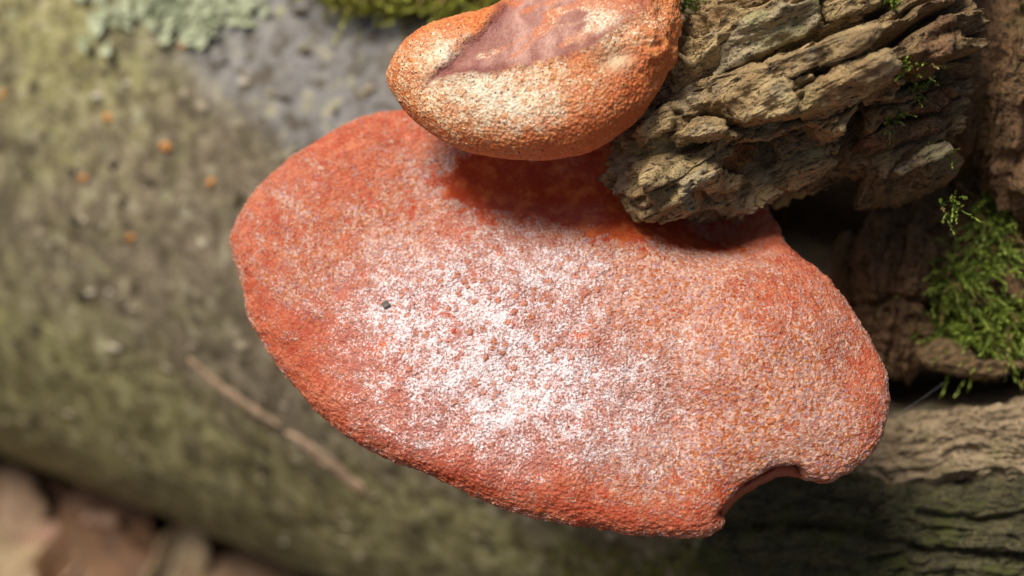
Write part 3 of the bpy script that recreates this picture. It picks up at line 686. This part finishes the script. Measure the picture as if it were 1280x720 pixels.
# loose bark flecks and crumbs all over the out-of-focus side of the log
def fleck_mat():
    M = Mat('bark_flecks', .85, .2); t = M.attr('tone')
    c = M.mix(M.step(t, .2, .8), (.20, .19, .11), (.34, .28, .19)); c = M.mix(M.step(t, .90, .95), c, (.50, .44, .33)); c = M.mix(M.step(t, .42, .36), c, (.07, .055, .035)); M.color(c); return M.m
V = []; Q = []; tone = []; n = 0
while n < 8 * 320:
    cx_, cy_ = rng.uniform(-120, 1000), rng.uniform(-80, 700)
    if cy_ > 545 + .4 * cx_: continue
    p = at(np.array(cx_), np.array(cy_), np.array(float(DM_trunk(cx_, cy_)) - .03))
    nn = unit((p - AXC) - ((p - AXC) @ AX) * AX + rng.normal(0, 3, 3)); e1 = unit(AX + .6 * rng.normal(size=3)); e1 = unit(e1 - (e1 @ nn) * nn); e2 = np.cross(nn, e1)
    a, b = rng.uniform(.08, .34), rng.uniform(.05, .16); hgt = rng.uniform(.02, .06)
    for sz in (-.05, hgt):
        for (u, v) in ((-1, -.6), (.8, -1), (1, .7), (-.7, 1)):
            V.append(p + e1 * a * u * rng.uniform(.7, 1.2) + e2 * b * v * rng.uniform(.7, 1.2) + nn * sz)
    Q += [(n + 4, n + 5, n + 6, n + 7)] + [(n + q, n + (q + 1) % 4, n + 4 + (q + 1) % 4, n + 4 + q) for q in range(4)]
    tone += [rng.random()] * 8; n += 8
fl_o = build('bark_flecks', np.array(V), np.array(Q), fleck_mat(), LB, log, dict(tone=tone), smooth=False); fl_o['kind'] = 'stuff'

# tiny orange fruiting bodies dotted on the bark
def plain(name, col, var=.25, sc_=3, rough=.7):
    M = Mat(name, rough, .3); d = tuple(k * (1 - var) for k in col); l = tuple(min(1, k * (1 + var)) for k in col)
    M.color(M.mix(M.step(M.noise(sc_, 3), .35, .65), d, l)); M.bump(M.noise(sc_ * 2, 3), .05); return M.m
dot_m = plain('orange_dots', (.62, .27, .07), .4, 6)
for k, (cx_, cy_, r, lab) in enumerate([
    (135, 148, .20, 'tiny orange fungus dot on the bark, highest of the cluster left of the brackets'), (207, 184, .22, 'largest tiny orange fungus dot, amid the cluster on the bark left of the brackets'),
    (104, 223, .17, 'tiny orange fungus dot on the bark, leftmost of the cluster'), (264, 228, .19, 'tiny orange fungus dot on the bark, closest to the rim of the large bracket'),
    (164, 298, .20, 'tiny orange fungus dot on the bark, lowest of the cluster'), (228, 58, .16, 'tiny orange fungus dot on the bark just below the lichen patch'), (3, 118, .17, 'tiny orange fungus dot on the bark at the very edge of the picture')]):
    d0 = float(DM_trunk(cx_, cy_)); p = at(np.array(float(cx_)), np.array(float(cy_)), np.array(d0))
    poly = [(cx_ + math.cos(a) * r * 27 * (1 + .25 * math.sin(2 * a + k)), cy_ + math.sin(a) * r * 30) for a in np.linspace(0, 6.28, 9)[:-1]]
    nn = unit((p - AXC) - ((p - AXC) @ AX) * AX)
    P, N, rho, fl = lump(poly, (cx_, cy_), p, nn, r * .8, .2, fa=2, nth=24, nf=10, nb=4)
    P = P + N * (.05 * noise(P * 5, k))[..., None]
    o = build('orange_fungus', P, grid_quads(*P.shape[:2]), dot_m, p)
    tag(o, lab, 'fungus', 'orange fungus dots on the log')

# two shed strips of bark lying slantwise on the log
strip_m = plain('tan_strip', (.36, .25, .16), .35, 2.5, .9)
for k, (pts, wd, lab) in enumerate([([(236, 448), (262, 474), (300, 502), (350, 532)], .22, 'upper of two thin tan bark strips stuck to the blurred log'), ([(358, 540), (396, 566), (430, 594), (466, 622)], .30, 'lower of two thin tan bark strips stuck to the blurred log')]):
    q = np.array(pts, float); t = np.linspace(0, 1, 40)
    cx_ = np.interp(t, np.linspace(0, 1, 4), q[:, 0]); cy_ = np.interp(t, np.linspace(0, 1, 4), q[:, 1])
    C = at(cx_, cy_, DM_trunk(cx_, cy_) - .05); d = unit(np.gradient(C, axis=0)); nn = unit((C - AXC) - ((C - AXC) @ AX)[:, None] * AX); sd_ = np.cross(nn, d)
    wv = wd * 1.15 * (np.sin(np.pi * t) ** .5 + .05) * (1 + .8 * noise(np.stack([t * 9, 0 * t + k, 0 * t], -1)))
    a = np.linspace(0, 2 * math.pi, 10, endpoint=False)
    P = C[:, None] + (np.cos(a)[None] * wv[:, None])[..., None] * sd_[:, None] + (np.sin(a)[None] * .07 + .02)[..., None] * nn[:, None]
    o = build('bark_strip', P, grid_quads(40, 10), strip_m, C[0]); tag(o, lab, 'bark strip', 'bark strips on the log')

# a dark crumb and droplets on the big bracket
def on_big(cx_, cy_, lift=0): return at(np.array(float(cx_)), np.array(float(cy_)), np.array(float(DM_big(cx_, cy_)) - lift))
crumb_m = plain('grey_crumb', (.13, .11, .10))
P, N, rho, fl = lump([(476, 380), (483, 375), (489, 382), (481, 387)], (482, 381), on_big(482, 381), BN, .06, .05, fa=6, nth=24, nf=10, nb=4, sharp=True)
tag(build('soil_crumb', P, grid_quads(*P.shape[:2]), crumb_m, on_big(482, 381)), 'tiny grey crumb lying on the pale middle of the large bracket', 'crumb')

# silk thread between the bracket and the log
M = Mat('silk', .3, .5); M.color((.5, .5, .5)); 
A_, B_ = at(np.array(1100.), np.array(528.), np.array(32.5)), at(np.array(1180.), np.array(478.), np.array(35.0))
t = np.linspace(0, 1, 12)[:, None]; C = A_ + (B_ - A_) * t + np.array([0, 0, -.12]) * (t * (1 - t)) * 4
a = np.linspace(0, 2 * math.pi, 5, endpoint=False)
P = C[:, None] + .0025 * (np.cos(a)[None, :, None] * UPV + np.sin(a)[None, :, None] * RGT)
tag(build('silk_thread', P, grid_quads(12, 5), M.m, A_), 'fine spider silk thread between the large bracket and the log', 'silk')

# ------------------------------------------------------------------ fallen leaves
def leaf_mat(name, a, b, vein):
    M = Mat(name, .7, .3)
    c = M.mix(M.step(M.noise(.9, 5, .65), .35, .65), a, b); c = M.mix(M.step(M.vor(5), .05, .15, .5, 0), c, tuple(k * .35 for k in a)); c = M.mix(M.ma('MULTIPLY', M.attr('vein'), .7), c, vein)
    M.color(c); M.bump(M.ma('ADD', M.noise(4, 4), M.attr('vein')), .06)
    M.b.inputs['Transmission Weight'].default_value = 0
    return M.m
def leaf_grid(L, W, lobes, curl, fold, rng, nu=30, nv=13):
    u = np.linspace(0, 1, nu)[:, None]; v = np.linspace(-1, 1, nv)[None]
    prof = np.sin(np.pi * np.clip(u, 0, 1) ** .8) ** .75 * (1 + .28 * np.abs(np.sin(u * math.pi * lobes)) - .14) + .02
    px_ = (u - .5) * L + 0 * v + np.abs(v) * prof * L * .06; py_ = v * prof * W / 2
    s1, s2 = rng.uniform(0, 50, 2)
    pz = fold * np.abs(v) ** 1.5 * W * prof + curl * L * ((u - .5) ** 2) + .25 * noise(np.stack([px_ * .35 + s1, py_ * .5 + s2, 0 * px_], -1)) * W * .5
    vein = np.exp(-(v / .07) ** 2) + .6 * np.exp(-(((u * 8 - np.abs(v) * 1.2) % 1 - .5) / .10) ** 2) + 0 * pz
    return np.stack([px_, py_, pz], -1), vein
def rotm(rx, ry, rz):
    cx_, sx = math.cos(rx), math.sin(rx); cy_, sy = math.cos(ry), math.sin(ry); cz, sz = math.cos(rz), math.sin(rz)
    return np.array([[cz, -sz, 0], [sz, cz, 0], [0, 0, 1]]) @ np.array([[cy_, 0, sy], [0, 1, 0], [-sy, 0, cy_]]) @ np.array([[1, 0, 0], [0, cx_, -sx], [0, sx, cx_]])
leaf_ms = [leaf_mat('pink_tan_leaf', (.25, .13, .08), (.46, .29, .20), (.54, .38, .29)), leaf_mat('brown_leaf', (.09, .042, .02), (.18, .09, .042), (.22, .13, .07)),
           leaf_mat('cream_leaf', (.27, .18, .095), (.46, .34, .20), (.52, .40, .26)), leaf_mat('tan_leaf', (.20, .12, .07), (.33, .21, .125), (.4, .28, .18))]
def add_leaf(px_, py_, z, L, W, mat, rot, curl, fold, lobes, lab, seed):
    rg = np.random.default_rng(seed); G_, vein = leaf_grid(L, W, lobes, curl, fold, rg)
    r = ray(np.array(float(px_)), np.array(float(py_))); c = CAM + r * ((z - GROUND) / r[2])
    P = G_ @ rotm(*[math.radians(q) for q in rot]).T + c
    P2 = np.concatenate([P, P[::-1] - np.array([0, 0, .03])]); n, m = P.shape[:2]
    o = build('fallen_leaf', P, grid_quads(n, m, False), mat, c, None, dict(vein=np.clip(vein, 0, 1)))
    md = o.modifiers.new('thick', 'SOLIDIFY'); md.thickness = .0003
    # a stalk
    a0 = P[0, m // 2]; dr = unit(P[0, m // 2] - P[3, m // 2]); t = np.linspace(0, 1, 8)[:, None]; C = a0 + dr * t * L * .28 + np.array([0, 0, -.3]) * t ** 2
    aa = np.linspace(0, 2 * math.pi, 6, endpoint=False); e1 = unit(np.cross(dr, [0, 0, 1.0])); e2 = np.cross(dr, e1)
    SP = C[:, None] + .06 * (np.cos(aa)[None, :, None] * e1 + np.sin(aa)[None, :, None] * e2)
    me = raw_mesh('stalk', (SP.reshape(-1, 3) - c) * CM, grid_quads(8, 6), leaf_ms[1]); link('stalk', me, parent=o)
    tag(o, lab, 'leaf', 'fallen leaves beside the log'); return o
add_leaf(62, 704, 1.2, 7.5, 4.8, leaf_ms[0], (-14, -10, 35), .10, .10, 3, 'pale pinkish-tan fallen leaf in the bottom corner, largest of the litter', 1)
add_leaf(138, 664, 1.2, 6.5, 4.0, leaf_ms[1], (24, 8, -35), .18, .12, 4, 'dark brown curled fallen leaf under the edge of the log', 2)
add_leaf(216, 716, 1.8, 5.5, 2.8, leaf_ms[2], (40, -30, 75), .15, .2, 2, 'cream fallen leaf standing on edge against the log', 3)
add_leaf(300, 735, 1.2, 6, 4.2, leaf_ms[3], (-12, 12, 10), .2, .15, 3, 'small tan fallen leaf in the shadow of the log beside the cream leaf', 4)
add_leaf(8, 650, 0.6, 6, 3.6, leaf_ms[3], (10, -16, 100), .15, .1, 3, 'tan fallen leaf half under the log at the picture edge', 5)
add_leaf(120, 745, 1.9, 8, 5.5, leaf_ms[1], (-10, 14, -60), .12, .1, 4, 'brown lobed fallen leaf overlapping the pinkish leaf from below', 6)
add_leaf(-15, 735, 2.2, 8, 5.0, leaf_ms[2], (8, 16, 20), .15, .1, 3, 'cream fallen leaf cut off by the corner of the picture', 8)

# the rest of the litter
def litter_mat():
    M = Mat('leaf_litter', .8, .2); t = M.attr('tone')
    c = M.mix(M.step(t, 0, .5), (.10, .055, .03), (.26, .16, .09)); c = M.mix(M.step(t, .5, 1), c, (.36, .24, .15)); c = M.mix(M.step(M.noise(1, 5, .7), .5, .7, 0, .6), c, (.07, .045, .03)); M.color(c); return M.m
rng = np.random.default_rng(33); V = []; Q = []; tone = []; n = 0
gq = grid_quads(9, 5, False)
for k in range(1500):
    a_ = rng.uniform(-110, 110); b_ = rng.uniform(-95, 100)
    if -15 < b_ < 15: b_ = b_ * 1.4
    c = AXC + AX * a_ - NH * b_; c[2] = rng.uniform(-.2, 1.3)
    if abs(b_) < 14 or -20.5 < b_ < 0: continue
    pxx, pyy, _ = proj(c)
    G_, _v = leaf_grid(rng.uniform(4, 8), rng.uniform(2.6, 4.6), rng.integers(2, 5), rng.uniform(-.1, .25), rng.uniform(-.1, .2), rng, 9, 5)
    P = G_ @ rotm(rng.normal(0, .25), rng.normal(0, .25), rng.uniform(0, 6.28)).T + c
    V.append(P.reshape(-1, 3)); Q.append(gq + n); n += 45; tone += [rng.random() ** 1.3] * 45
lit = build('leaf_litter', np.concatenate(V), np.concatenate(Q), litter_mat(), (0, 0, 0), None, dict(tone=tone)); tag(lit, 'layer of old brown leaves around the log', 'litter', kind='stuff')
